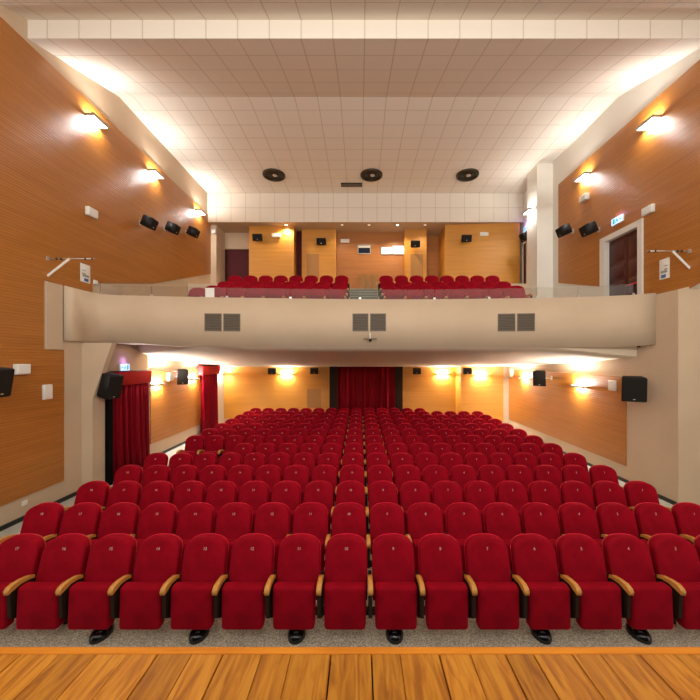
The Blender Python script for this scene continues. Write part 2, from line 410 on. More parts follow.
obj('substructure', MB().box(-4.5, 4.5, .25, DE - .12, ZS - .12, ZS - .045), M['dark'], st)

# ------------------------------------------------------------------ chairs
P_ = .54; XC = .106; D1 = 4.065; DS = .907
YO = .055
def back_mesh():
    a = .243; zt = .988; zb = .38; harch = .155; n = 2.4
    pts = []
    N = 18
    for i in range(N + 1):
        t = PI * i / N
        cx, sx = math.cos(t), math.sin(t)
        pts.append((a * .99 * math.copysign(abs(cx) ** (2 / n), cx), zt - harch + harch * abs(sx) ** (2 / n)))
    pts = [(a * .985, zb), (a * 1.0, zb + .22)] + pts + [(-a * 1.0, zb + .22), (-a * .985, zb)]
    cxm, czm = 0., .72
    def tilt(z): return -(1.04 - z) * .30
    rings = [(1.0, .045), (1.0, .02), (1.0, -.03), (.985, -.052), (.93, -.060), (.80, -.058), (.5, -.050), (.22, -.048)]
    mb = MB(); n_ = len(pts)
    for (s, y) in rings:
        for (x, z) in pts:
            zz = czm + (z - czm) * s; mb.v.append((x * s, y + YO + tilt(zz), zz))
    for r in range(len(rings) - 1):
        for i in range(n_):
            j = (i + 1) % n_; mb.f.append((r * n_ + i, r * n_ + j, (r + 1) * n_ + j, (r + 1) * n_ + i)); mb.sm.add(len(mb.f) - 1)
    mb.f.append(tuple(range(n_ - 1, -1, -1)))
    mb.f.append(tuple(range((len(rings) - 1) * n_, len(rings) * n_))); mb.sm.add(len(mb.f) - 1)
    return mb, pts
def shell_mesh(pts):
    mb = MB(); n_ = len(pts)
    def tilt(z): return -(1.04 - z) * .30
    for y in (.047, .062):
        for (x, z) in pts:
            zz = .72 + (z - .72) * .97; mb.v.append((x * .97, y + YO + tilt(zz), zz))
    for i in range(n_):
        j = (i + 1) % n_; mb.f.append((i, j, n_ + j, n_ + i))
    mb.f.append(tuple(range(n_ - 1, -1, -1))); mb.f.append(tuple(range(n_, 2 * n_)))
    return mb
def pan_mesh():
    mb = MB()
    bm = bmesh.new(); bmesh.ops.create_cube(bm, size=1.)
    for v in bm.verts:
        x, y, z = v.co
        v.co = Vector((x * (.455 if z > 0 else .437), -.330 + y * .13 + (0.018 if z > 0 else -.012), .422 + z * .436))
    bmesh.ops.bevel(bm, geom=bm.edges[:], offset=.042, segments=4, affect='EDGES', profile=.55)
    mb.add(bm, smooth=True); return mb
def arm_mesh(x):
    mb = MB(); w0 = .026
    # side profile (y, z) of a softly bent armrest
    top = [(-.14, .638), (-.20, .662), (-.30, .680), (-.38, .683), (-.425, .668), (-.447, .640)]
    bot = [(-.440, .600), (-.40, .612), (-.30, .634), (-.20, .622), (-.14, .600)]
    prof = top + bot; rings = [(-1., .85), (-.86, 1.), (.86, 1.), (1., .85)]
    cy = sum(p[0] for p in prof) / len(prof); cz = sum(p[1] for p in prof) / len(prof); n = len(prof)
    for (u, s) in rings:
        for (y, z) in prof: mb.v.append((x + u * w0, cy + (y - cy) * (1 - (1 - s) * .12), cz + (z - cz) * s))
    for r in range(3):
        for i in range(n):
            j = (i + 1) % n; mb.f.append((r * n + i, r * n + j, (r + 1) * n + j, (r + 1) * n + i)); mb.sm.add(len(mb.f) - 1)
    mb.f.append(tuple(range(n - 1, -1, -1))); mb.f.append(tuple(range(3 * n, 4 * n)))
    return mb
def side_mesh(x):
    return MB().prism([(-.415, .615), (-.16, .615), (.0, .60), (-.02, .42), (-.12, .20), (-.20, .20), (-.36, .31), (-.405, .34)], 'x', x - .018, x + .018)
def beam_mesh():
    return MB().box(-P_ / 2 + .026, P_ / 2 + .026, -.17, -.11, .20, .26)
def foot_mesh():
    mb = MB()
    mb.prism([(-.19, .22), (-.09, .22), (-.10, .09), (-.24, .05), (-.27, .05)], 'x', -.03, .03)
    # oval glossy foot
    k = len(mb.v); N = 20; prof_ = [(0.0, .098), (.45, .094), (.8, .075), (1., .035), (1., .0)]
    for (r, z) in prof_:
        for i in range(N):
            t = 2 * PI * i / N; mb.v.append((r * .098 * math.cos(t), -.19 + r * .14 * math.sin(t), z + .002))
    for q in range(len(prof_) - 1):
        for i in range(N):
            j = (i + 1) % N; mb.f.append((k + q * N + i, k + q * N + j, k + (q + 1) * N + j, k + (q + 1) * N + i)); mb.sm.add(len(mb.f) - 1)
    return mb
bmsh, bpts = back_mesh()
def mk(name, mb, mat):
    me = mb.mesh(name); fixn(me); me.materials.append(mat); return me
ME = {'backrest': mk('backrest', bmsh, M['velvet']), 'back_shell': mk('back_shell', shell_mesh(bpts), M['ply']),
      'seat': mk('seat', pan_mesh(), M['velvet']), 'armrest': mk('armrest', arm_mesh(P_ / 2), M['arm']),
      'armrest_l': mk('armrest', arm_mesh(-P_ / 2), M['arm']), 'side_panel': mk('side_panel', side_mesh(P_ / 2), M['brown']),
      'side_panel_l': mk('side_panel', side_mesh(-P_ / 2), M['brown']), 'support_beam': mk('support_beam', beam_mesh(), M['blackm']),
      'foot': mk('foot', foot_mesh(), M['black']),
      'rear_post': mk('rear_post', MB().box(-.018, .018, -.04, -.005, 0, .24).box(-.018, .018, -.12, -.041, .205, .24), M['blackm'])}
DIG = {}
for k in range(1, 19):
    cu = bpy.data.curves.new('number', 'FONT'); cu.body = str(k); cu.size = .044; cu.align_x = 'CENTER'; cu.extrude = .001
    t = bpy.data.objects.new('tmp', cu); C.objects.link(t); bpy.context.view_layer.update()
    me = bpy.data.meshes.new_from_object(t.evaluated_get(bpy.context.evaluated_depsgraph_get()))
    bpy.data.objects.remove(t)
    me.transform(Matrix.Translation((0, -.1065 + YO - .001, .862)) @ Matrix.Rotation(PI / 2 - .29, 4, 'X'))
    me.materials.clear(); me.materials.append(M['digit']); me.name = 'seat_number'; DIG[k] = me
ORD = ['front', 'second', 'third', 'fourth', 'fifth', 'sixth', 'seventh', 'eighth', 'ninth', 'tenth', 'eleventh', 'twelfth', 'last']
def chair(x, y, z, label, group, num=None, foot=False, left_arm=False):
    e = bpy.data.objects.new('theatre_seat', None); e.location = (x, y, z); e.empty_display_size = .1; link(e)
    tag(e, label, 'theatre seat', group)
    names = ['backrest', 'back_shell', 'seat', 'armrest', 'side_panel', 'support_beam'] + (['foot'] if foot else ['rear_post']) + (['armrest_l', 'side_panel_l'] if left_arm else [])
    for n in names:
        c = bpy.data.objects.new(n[:-2] if n.endswith('_l') else n, ME[n]); C.objects.link(c); c.parent = e
    if num:
        c = bpy.data.objects.new('seat_number', DIG[num]); C.objects.link(c); c.parent = e; c['label'] = 'pale number %d' % num
    return e
for r in range(13):
    D = D1 + r * DS
    nl = 8 if r == 0 else 6 if r == 5 else 9
    nr = 8 if r == 0 else 5 if r == 12 else 9
    for k in range(-nl, nr):
        num = 9 - k
        x = XC + (k + .5) * P_
        row = {0: 'front row of the stalls, nearest the stage', 12: 'last row of the stalls, against the back wall'}.get(r, ORD[r] + ' row of the stalls')
        if k < 0: side = 'left of the centre gap'; pos = -k
        else: side = 'right of the centre gap'; pos = k + 1
        nn = ['first', 'second', 'third', 'fourth', 'fifth', 'sixth', 'seventh', 'eighth', 'ninth'][pos - 1]
        lab = 'red seat numbered %d in the %s stalls row, %s of the centre gap' % (num, ORD[r], 'left' if k < 0 else 'right')
        foot = (k % 2 == 0 and k < 0 and False) or (k in (-6, -4, -2, 0, 3, 5, 7))
        chair(x, D, FZ + .008, lab, 'red seats of the stalls', num, foot, k == -nl)

# ------------------------------------------------------------------ balcony
nodes = [(63, 7.57, .42), (74, 7.80, .425), (84, 8.05, .425), (93, 8.27, .43), (101, 8.43, .43), (113, 8.56, .43), (126, 8.61, .425), (140, 8.64, .41), (176, 8.72, .345), (200, 8.76, .34), (240, 8.82, .335), (280, 8.87, .335), (320, 8.91, .33), (350, 8.92, .33), (390, 8.90, .33), (430, 8.86, .325), (470, 8.77, .32), (500, 8.68, .315), (530, 8.60, .305), (560, 8.5, .30), (600, 8.3, .30), (630, 8.10, .32), (656, 7.82, .345)]
def ztop(px): return 1.60 - .10 * (px - 63) / 592.
FR = [(X(px, D), D, ztop(px), zb_) for px, D, zb_ in nodes]
for i, (x, y) in enumerate(((-6.362, 7.505), (-6.358, 7.8), (-6.345, 8.05), (-6.325, 8.27))): FR[i] = (x, y) + FR[i][2:]
mb = MB(); N = len(FR)
for (x, y, zt, zb_) in FR: mb.v += [(x, y, zt), (x, y, zb_)]
for i, (x, y, zt, zb_) in enumerate(FR):       # inner face
    px, D, _ = nodes[i]
    if i < 4: xi, yi = max(x + 0, -6.40) + .0, y + .14
    else: xi, yi = x, y + .14
    mb.v += [(xi, yi, zt), (xi, yi, zb_)]
for i in range(N - 1):
    a = 2 * i; b = 2 * i + 2; o = 2 * N
    mb.f.append((a, a + 1, b + 1, b)); mb.sm.add(len(mb.f) - 1)
    mb.f.append((o + a, o + b, o + b + 1, o + a + 1))
    mb.f.append((a, b, o + b, o + a)); mb.f.append((a + 1, o + a + 1, o + b + 1, b + 1))
for i in (0, N - 1): mb.f.append((2 * i, 2 * N + 2 * i, 2 * N + 2 * i + 1, 2 * i + 1))
bal = struct('wall_balcony', mb, M['cream'], label='cream curved parapet of the balcony')
obj('end_plate', MB().box(XL, XL + .045, 7.11, 7.50, .22, 1.60), M['cream'], bal)['label'] = 'flat cream plate at the left end'
# soffit
crease = []
for i, (px, D, zb_) in enumerate(nodes):
    x, y = FR[i][0], FR[i][1]
    if px <= 200:
        t = min(1., max(0., (px - 113) / (200 - 113.)))
        # crease runs from the left wall at depth 10.05 in to the front edge
        xc = -6.42 + (x + 6.42) * (i / 9.) if i < 9 else x
        yc = 10.05 - (10.05 - 8.80) * ((xc + 6.42) / (6.42 - 4.02))
        zl = .205 + (.34 - .205) * ((xc + 6.42) / (6.42 - 4.02))
        crease.append((xc, max(yc, 8.80), zb_, min(zl, zb_)))
    elif px >= 560:
        t = (px - 560) / 96.
        xc = FR[19][0] + t * (XRL - FR[19][0]); crease.append((xc, 8.53 - .17 * t, zb_ - .015, .28 - .20 * t))
    else: crease.append((x, y + .02, zb_, zb_ - .002))
mb = MB(); T = 10
def smo(a): mb.sm.add(len(mb.f) - 1)
for i in range(N - 1):
    f0, f1 = FR[i], FR[i + 1]; c0, c1 = crease[i], crease[i + 1]
    mb.f.append(tuple(range(len(mb.v), len(mb.v) + 4))); mb.v += [(f0[0], f0[1], f0[3]), (f1[0], f1[1], f1[3]), (c1[0], c1[1], c1[2]), (c0[0], c0[1], c0[2])]
    mb.f.append(tuple(range(len(mb.v), len(mb.v) + 4))); mb.v += [(c0[0], c0[1], c0[2]), (c1[0], c1[1], c1[2]), (c1[0], c1[1], c1[3]), (c0[0], c0[1], c0[3])]
    for k in range(T):
        q = []
        for (c_, t) in ((c0, k / T), (c1, k / T), (c1, (k + 1) / T), (c0, (k + 1) / T)):
            q.append((c_[0], c_[1] + (YB - c_[1]) * t, c_[3] + (-.32 - c_[3]) * t ** .75))
        mb.f.append(tuple(range(len(mb.v), len(mb.v) + 4))); mb.v += q; mb.sm.add(len(mb.f) - 1)
sof = struct('ceiling_under_balcony', mb, M['soffit']); sof['label'] = 'pale sloping underside of the balcony'
# tiers inside the balcony
TZ = [1.0, 1.26, 1.60, 2.02]; TY = [9.08, 10.1, 11.05, 12.0, 12.97]
for i in range(4):
    struct('floor_tier_%d' % (i + 1), MB().box(-6.3, 6.55, TY[i], TY[i + 1], .45, TZ[i]), M['carpet'])
struct('floor_landing', MB().box(-6.4, -.40, 12.97, 16.5, .45, 2.83).box(.66, 6.8, 12.97, 16.5, .45, 2.83).box(-.40, .66, 14.13, 16.5, .45, 2.83), M['cream'])
sm_ = MB(); en = MB()
for k in range(6):
    z1 = 2.02 + (2.83 - 2.02) * (k + 1) / 6.; y0 = 12.98 + k * .19
    sm_.box(-.40, .66, y0, 14.12, .5, z1); en.box(-.40, .66, y0 - .012, y0 + .04, z1 - .02, z1 + .006)
stp = empty('staircase', (.13, 12.98, 2.02), label='short grey-green staircase with pale nosings in the middle of the balcony', cat='stairs'); obj('treads', sm_, M['step'], stp); obj('nosing', en, M['stepe'], stp)
# glass balustrade: separate panes
gr = [(97, 150), (151.5, 188), (226, 0)]
joints = [98, 150, 226, 290, 360, 435, 490, 538, 580, 636]
def fr_at(px):
    for a, b, A, B in zip(nodes[:-1], nodes[1:], FR[:-1], FR[1:]):
        if a[0] <= px <= b[0]:
            t = (px - a[0]) / (b[0] - a[0]); return tuple(A[k] + (B[k] - A[k]) * t for k in range(4))
for gi, (a, b) in enumerate(zip(joints[:-1], joints[1:])):
    mb = MB(); n = 6; pts = [fr_at(a + .3 + (b - a - .6) * i / n) for i in range(n + 1)]
    for i in range(n + 1):
        x, y, zt, _ = pts[i]; mb.v += [(x, y + .06, zt), (x, y + .06, zt + .26), (x, y + .07, zt + .26), (x, y + .07, zt)]
    for i in range(n):
        for q in range(4): mb.f.append((4 * i + q, 4 * i + (q + 1) % 4, 4 * i + 4 + (q + 1) % 4, 4 * i + 4 + q))
    mb.f.append((0, 1, 2, 3)); k = 4 * n; mb.f.append((k, k + 1, k + 2, k + 3))
    g_ = obj('glass_pane', mb, M['glass'], bal)
    cm = MB()
    for t in (0, n):
        x, y, zt, _ = pts[t]; cm.box(x - .02, x + .02, y + .045, y + .085, zt - .01, zt + .05)
    obj('glass_clip', cm, M['metal'], g_)
# fascia ventilation grilles
for (a, b, lab) in ((205, 240, 'grey slatted double vent at the left of the balcony front'), (352.5, 386, 'grey slatted double vent in the middle of the balcony front'), (498.5, 534, 'grey slatted double vent at the right of the balcony front')):
    fa, fb = fr_at(a), fr_at(b); D = (fa[1] + fb[1]) / 2; ym = min(fa[1], fb[1])
    x0, x1 = X(a, D), X(b, D); z0, z1 = Zr(331.3, D), Zr(313.5, D)
    ang = math.atan2(fb[1] - fa[1], fb[0] - fa[0]); cx, cy = (fa[0] + fb[0]) / 2, (fa[1] + fb[1]) / 2
    e = empty('vent_grille', (cx, cy, z0), (0, 0, ang), label=lab, cat='vent', group='vents on the balcony front')
    hw = (x1 - x0) / 2; h = z1 - z0
    for s in (-1, 1):
        xa, xb = (-hw, -.022) if s < 0 else (.022, hw)
        fr = obj('frame', MB().box(xa, xb, -.012, .01, 0, .018).box(xa, xb, -.012, .01, h - .018, h).box(xa, xa + .018, -.012, .01, .0185, h - .0185).box(xb - .018, xb, -.012, .01, .0185, h - .0185), M['vent'], e, local=True)
        obj('backing', MB().box(xa + .01, xb - .01, -.001, .008, .01, h - .01), M['ventd'], e, local=True)
        sl = MB()
        for q in range(7):
            zz = .03 + (h - .06) * q / 6.
            sl.box(xa + .015, xb - .015, -.014, -.002, -.018, .018, mat=Matrix.Translation((0, 0, zz)) @ Matrix.Rotation(.6, 4, 'X'))
        obj('slats', sl, M['vent'], e, local=True)
# small antenna-like fitting under the middle grille
f_ = fr_at(370)
e = empty('sensor_fitting', (f_[0], f_[1] - .04, Zr(341, 8.9)), label='small dark T-shaped fitting under the middle vent of the balcony front', cat='sensor')
obj('crossbar', MB().box(-.17, .17, -.10, -.06, .035, .055, bev=.006), M['bronze'], e, local=True)
obj('stem', MB().box(-.012, .012, -.09, -.07, .05, .20, bev=.003), M['plastic'], e, local=True)
obj('sensor_head', MB().lathe([(0, -.02), (.03, -.015), (.04, .01), (.035, .035), (0, .035)], (0, -.08, .0)), M['blackm'], e, local=True)
# cream notice on the glass
f_ = fr_at(209.5)
tag(obj('notice', MB().box(X(205, 8.8), X(214, 8.8), f_[1] + .04, f_[1] + .055, f_[2] + .005, f_[2] + .24), M['paper']), 'small cream notice fixed to the glass of the balcony', 'notice')

# seats of the balcony
BR = [(9.6, 2.00, 8, 7), (10.55, 2.27, 8, 8), (11.5, 2.55, 8, 8), (12.45, 2.96, 8, 8)]
rn = ['front', 'second', 'third', 'rear']
cnt = ['first', 'second', 'third', 'fourth', 'fifth', 'sixth', 'seventh', 'eighth']
for r, (D, zt, nl, nr) in enumerate(BR):
    for k in range(nl):
        chair(-.40 - (k + .5) * P_, D, TZ[r], 'red seat in the %s row of the balcony, %s to the left of the stairs' % (rn[r], cnt[k]), 'red seats of the balcony', None, k in (0, 2, 4, 6), k == nl - 1)
    for k in range(nr):
        chair(.64 + (k + .5) * P_, D, TZ[r], 'red seat in the %s row of the balcony, %s to the right of the stairs' % (rn[r], cnt[k]), 'red seats of the balcony', None, k in (0, 2, 4, 6), k == 0)

# ------------------------------------------------------------------ upper right door
d = struct('door_2', MB().box(6.93, 6.98, 8.56, 9.08, .5, 3.28).box(6.93, 6.98, 9.10, 9.75, .5, 3.28), M['doorwood'], label='dark mahogany double door on the upper right wall')
fm = MB().box(XR - .07, XR + .0, 8.44, 8.58, .9, 3.27).box(XR - .07, XR + .0, 9.73, 9.93, .9, 3.27).box(XR - .07, XR + .0, 8.44, 9.93, 3.2705, 3.42)
obj('door_frame', fm, M['white'], d)['label'] = 'off-white door surround'
pn = MB()
for (a, b) in ((8.62, 9.02), (9.18, 9.68)):
    for (z0, z1) in ((1.0, 1.65), (1.75, 2.1), (2.2, 2.55), (2.65, 3.15)): pn.box(6.915, 6.93, a, b, z0, z1, bev=.006)
obj('door_panels', pn, M['doorwood'], d)
obj('push_bar', MB().tube((6.86, 8.62, 1.92), (6.86, 9.04, 1.92), .022).tube((6.86, 8.66, 1.92), (6.93, 8.66, 1.92), .012).tube((6.86, 9.0, 1.92), (6.93, 9.0, 1.92), .012), M['redbar'], d)['label'] = 'red push bar'
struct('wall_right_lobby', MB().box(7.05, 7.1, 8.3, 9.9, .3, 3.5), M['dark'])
d = struct('door_3', MB().box(XR - .04, XR, 14.36, 14.62, 2.83, 4.82), M['doorwood'], label='narrow dark door beside the rear right corner of the balcony')
obj('door_frame', MB().box(XR - .06, XR, 14.30, 14.36, 2.83, 4.9).box(XR - .06, XR, 14.62, 14.7, 2.83, 4.9).box(XR - .06, XR, 14.30, 14.70, 4.82, 4.9), M['white'], d)

# ------------------------------------------------------------------ booth windows
def booth(a, b, y0, y1, lit, lab, D=15.85):
    x0, x1, z0, z1 = X(a, D), X(b, D), Zr(y1, D), Zr(y0, D)
    o = struct('window_%d' % booth.n, MB().box(x0, x1, D - .03, D - .012, z0, z1), M['booth'] if lit else M['boothd'], label=lab); booth.n += 1
    obj('window_frame', MB().box(x0 - .03, x1 + .03, D - .05, D, z1, z1 + .045).box(x0 - .03, x1 + .03, D - .05, D, z0 - .03, z0).box(x0 - .03, x0, D - .05, D, z0, z1).box(x1, x1 + .03, D - .05, D, z0, z1), M['plastic2'], o)
    if not lit: obj('blind', MB().box(x0, x1, D - .04, D - .031, z1 - .09, z1 - .005), M['plastic'], o)
    return o
booth.n = 1
booth(358.5, 370, 246, 253.5, False, 'dark projection booth window')
o = booth(381.5, 391.5, 248, 254, True, 'lit projection booth window, left of the bright pair')
o = booth(393, 404, 246.5, 254, True, 'lit projection booth window, right of the bright pair')
# low cabinet at the top of the stairs
x0, x1 = X(359, 15.0), X(378, 15.0)
e = empty('low_cabinet', ((x0 + x1) / 2, 15.1, 2.83), label='low brown wooden cabinet at the top of the balcony stairs', cat='cabinet')
obj('body', MB().box(x0, x1, 14.95, 15.3, 2.83, 3.68, bev=.006), M['woodpanel'], e)
for k in range(3):
    a = x0 + (x1 - x0) * k / 3. + .015; b = x0 + (x1 - x0) * (k + 1) / 3. - .015
    dd = obj('door', MB().box(a, b, 14.93, 14.95, 2.88, 3.64, bev=.004), M['woodpanel'], e)
    obj('handle', MB().tube(((b - .04), 14.918, 3.2), ((b - .04), 14.918, 3.32), .007), M['metal'], dd)

# ------------------------------------------------------------------ ceiling fittings
for i, (px, lab) in enumerate(((274, 'dark round ceiling air diffuser, left one of the row of three'), (371.5, 'dark round ceiling air diffuser, middle one of the row of three'), (467.5, 'dark round ceiling air diffuser, right one of the row of three'))):
    D = 13.2; x = X(px, D); R = .42
    e = empty('air_diffuser', (x, D, 6.94), label=lab, cat='air vent', group='round diffusers in the ceiling')
    obj('outer_ring', MB().lathe([(R, .06), (R, .0), (R - .05, -.03), (R - .09, .0), (R - .09, .055)], (0, 0, 0)), M['bronze'], e, local=True)
    obj('cone', MB().lathe([(R - .10, .05), (R - .16, .0), (R - .20, .03)], (0, 0, 0)).lathe([(R - .22, .045), (R - .28, .0), (R - .32, .03)], (0, 0, 0)), M['bronze'], e, local=True)
    obj('centre_disc', MB().lathe([(0, -.01), (.06, -.008), (.09, .01), (.085, .05), (0, .055)], (.04, 0, 0)), M['metal'], e, local=True)
    obj('duct', MB().lathe([(R - .08, .058), (0, .058)], (0, 0, 0)), M['ventd'], e, local=True)
D = 13.95; x = X(351.5, D)
e = empty('slot_vent', (x, D, 6.97), label='small rectangular dark vent in the ceiling beside the middle diffuser', cat='air vent')
obj('frame', MB().box(-.42, .42, -.13, -.10, -.01, .03).box(-.42, .42, .10, .13, -.01, .03).box(-.42, -.39, -.099, .099, -.01, .03).box(.39, .42, -.099, .099, -.01, .03), M['bronze'], e, local=True)
sl = MB()
for q in range(6): sl.box(-.39, .39, -.09 + q * .035, -.075 + q * .035, .0, .025)
obj('slats', sl, M['vent'], e, local=True)
obj('backing', MB().box(-.40, .40, -.11, .11, .025, .03), M['ventd'], e, local=True)
for i, px in enumerate((286, 342, 369, 397.5, 425)):
    D = 14.95; x = X(px, D); lit = px in (286, 397.5)
    lab = ['lit recessed downlight over the projecting left rear wall', 'dim recessed downlight left of the balcony stairs line', 'dim recessed downlight above the middle of the rear wall', 'bright recessed downlight above the lit booth windows', 'dim recessed downlight at the right of the row'][i]
    e = empty('downlight', (x, D, 5.765), label=lab, cat='downlight', group='recessed downlights over the balcony')
    obj('trim_ring', MB().lathe([(.07, .015), (.075, 0.), (.05, -.006), (.045, .004)], (0, 0, 0), 16), M['plastic'], e, local=True)
    obj('lens', MB().lathe([(.046, .0), (0, -.002)], (0, 0, 0), 16), M['down'] if lit else M['downoff'], e, local=True)

# ------------------------------------------------------------------ speakers
def speaker(loc, rz, tilt, w, h, dpt, label, group, wall=None, bmat='metal'):
    e = empty('loudspeaker', loc, (0, 0, rz), label=label, cat='loudspeaker', group=group)
    T = Matrix.Rotation(tilt, 4, 'X')
    bm = bmesh.new(); bmesh.ops.create_cube(bm, size=1.)
    for v in bm.verts:
        x, y, z = v.co; v.co = Vector((x * (w if y < 0 else w * .78), y * dpt, z * h))
    bmesh.ops.bevel(bm, geom=bm.edges[:], offset=.012, segments=2, affect='EDGES'); bm.transform(T)
    obj('cabinet', MB().add(bm, True), M['blackm'], e, local=True)
    obj('grille', MB().box(-w / 2 + .02, w / 2 - .02, -dpt / 2 - .012, -dpt / 2 + .002, -h / 2 + .02, h / 2 - .02, mat=T), M['grille'], e, local=True)
    obj('badge', MB().box(-.022, .022, -dpt / 2 - .016, -dpt / 2 - .011, -h / 2 + .05, -h / 2 + .066, mat=T), M['metal'], e, local=True)
    if wall:
        ax, c = wall; Ri = Matrix.Rotation(-rz, 4, 'Z')
        d = Vector((c - loc[0], .2 if bmat == 'blackm' else .06, 0)) if ax == 'x' else Vector((0, c - loc[1], 0))
        u = d.normalized(); s0 = Ri @ (u * (min(w, dpt) * .42)); s1 = Ri @ d
        b = MB().tube(s0, s1, .016)
        k = MB().box(-.05, .05, -.012, .0, -.07, .07, mat=Ri @ Matrix.Translation(d) @ (Matrix.Rotation(math.atan2(-d.x, 0.) if ax == 'x' else 0., 4, 'Z')))
        br = obj('bracket', b, M[bmat], e, local=True); obj('wall_plate', k, M[bmat], br, local=True)
    return e
G1 = 'loudspeakers on the upper left wall'
for (px, py, lab) in ((149, 222.5, 'small black loudspeaker on the upper left wood wall, nearest of the three'), (172.5, 228, 'small black loudspeaker on the upper left wood wall, middle of the three'), (193, 232, 'small black loudspeaker on the upper left wood wall, farthest of the three')):
    D = 6.10 * F / (CX - px); speaker((-6.10, D, Zr(py, D)), PI / 2, .40, .30, .29, .33, lab, G1, ('x', XL + .025))
G2 = 'loudspeakers on the upper right wall'
for (px, py, xx, lab) in ((564, 230.5, 6.5, 'small black loudspeaker on the upper right wall beside the pillar'), (589, 229, 6.5, 'small black loudspeaker on the upper right wall nearer the double door')):
    D = xx * F / (px - CX); speaker((xx, D, Zr(py, D)), -PI / 2, .40, .32, .29, .33, lab, G2, ('x', XR - .025))
speaker((6.42, 6.42 * F / 165., Zr(236.5, 6.42 * F / 165.)), -PI / 2 + .2, .45, .30, .32, .30, 'tilted black loudspeaker beside the rear right door of the balcony', G2, ('x', XR))
G3 = 'loudspeakers on the balcony rear wall'
for (px, py, D, lab) in ((258, 237.5, 15.1, 'black loudspeaker on the left projecting rear wall of the balcony'), (321.5, 241.5, 15.5, 'black loudspeaker left of the booth windows'), (415, 244, 15.5, 'black loudspeaker right of the booth windows'), (466, 238.5, 14.88, 'black loudspeaker on the right projecting rear wall of the balcony')):
    D2 = D - .27; speaker((X(px, D2), D2, Zr(py, D2)), 0, .25, .42, .28, .24, lab, G3, ('y', D))
G4 = 'loudspeakers under the balcony'
speaker((-5.90, 8.22, Zr(385.5, 8.22)), PI / 2 - .3, .22, .36, .56, .38, 'large dark loudspeaker on the left pilaster beside the red curtain', G4, ('x', -6.17), 'blackm')
speaker((6.19, 6.19 * F / 272.5, Zr(388.5, 8.0)), -PI / 2 + 1.05, .12, .46, .54, .34, 'large black loudspeaker on the lower right wall', G4, ('x', XRL), 'blackm')
speaker((-6.04, 6.04 * F / 178.2, Zr(376.5, 11.98)), PI / 2 - 1.0, .12, .34, .50, .28, 'black loudspeaker on the lower left wall between the two curtains', G4, ('x', XL + .025))
speaker((6.14, 6.14 * F / 179.5, Zr(378, 12.1)), -PI / 2 + .95, .12, .40, .50, .32, 'black loudspeaker on the lower right wall between its two lamps', G4, ('x', XRL - .025))
for (px, lab, D) in ((272.5, 'small black loudspeaker at the top of the back wall left of its lamp', YB), (314.5, 'small black loudspeaker at the top of the back wall left of the doorway curtain', YB), (416.5, 'small black loudspeaker at the top of the back wall right of the doorway curtain', YB), (467, 'small black loudspeaker at the top of the projecting back right wall', 15.6)):
    D2 = D - .26; speaker((X(px, D2), D2, Zr(371, D2)), 0, .05, .38, .28, .24, lab, G4, ('y', D - .025))
# dark box at the far left edge
speaker((X(-11, 5.7), 5.7, Zr(381, 5.7)), PI / 2, .16, .34, .47, .46, 'black loudspeaker cut off by the left edge of the picture', G4, ('x', XL + .025), 'blackm')

# ------------------------------------------------------------------ white wall boxes, switches, signs
def wallbox(name, axis, wallc, u0, u1, z0, z1, depth, label, cat, mat='plastic', lens=True, group=None):
    """box on a wall: axis 'l' left wall (faces +x), 'r' right wall (faces -x), 'b' back wall (faces -y)"""
    def bx(mb, a0, a1, zz0, zz1, d0, d1, bev=0.):
        if axis == 'l': return mb.box(wallc + d0, wallc + d1, a0, a1, zz0, zz1, bev=bev)
        if axis == 'r': return mb.box(wallc - d1, wallc - d0, a0, a1, zz0, zz1, bev=bev)
        return mb.box(a0, a1, wallc - d1, wallc - d0, zz0, zz1, bev=bev)
    c = {'l': (wallc, (u0 + u1) / 2, z0), 'r': (wallc, (u0 + u1) / 2, z0), 'b': ((u0 + u1) / 2, wallc, z0)}[axis]
    e = empty(name, c, label=label, cat=cat, group=group)
    b = min(.012, (u1 - u0) * .1)
    obj('housing', bx(MB(), u0, u1, z0, z1, 0, depth, b), M[mat], e)
    if lens:
        q = (u1 - u0) * .08; r = (z1 - z0) * .14
        obj('cover', bx(MB(), u0 + q, u1 - q, z0 + r, z1 - r, depth - .002, depth + .008), M['paper'], e)
    return e, bx
XLW = XL + .025
GE = 'white emergency light boxes'
wallbox('emergency_light', 'l', XLW, 8.12, 8.42, 3.38, 3.58, .09, 'white emergency light box high on the upper left wall', 'emergency light', group=GE)
wallbox('emergency_light', 'r', XR - .025, 8.10, 8.40, 3.44, 3.62, .09, 'white emergency light box beside the top of the double door', 'emergency light', group=GE)
wallbox('emergency_light', 'r', XR - .025, 10.42, 10.72, 4.80, 4.98, .14, 'white box high on the upper right wall below the far lamp', 'emergency light', group=GE)
wallbox('emergency_light', 'l', XLW, 6.43, 6.70, -.27, -.075, .09, 'white emergency light box beside the black loudspeaker at the left edge', 'emergency light', group=GE)
for (px, py, D, lab) in ((276.5, 235.5, 15.1, 'white emergency light box on the left projecting rear wall'), (345, 241, 15.85, 'white emergency light box left of the dark booth window'), (484, 234.5, 14.92, 'white emergency light box on the right projecting rear wall')):
    wallbox('emergency_light', 'b', D, X(px - 4.5, D), X(px + 4.5, D), Zr(py + 2.1, D), Zr(py + 2.1, D) + .17, .08, lab, 'emergency light', group=GE)
GB = 'white control plates'
wallbox('wall_speaker', 'l', XLW, 7.02, 7.22, -.80, -.50, .05, 'white upright plate on the wood wall under the left balcony end', 'wall speaker', group=GB)
wallbox('wall_socket', 'l', XL, 6.62, 6.74, -2.78, -2.68, .02, 'small white socket low on the left wall above the skirting', 'socket', lens=False)
wallbox('wall_speaker', 'l', XLW, 11.55, 11.80, -.70, -.42, .08, 'white upright box between the lower left lamp and loudspeaker', 'wall speaker', group=GB)
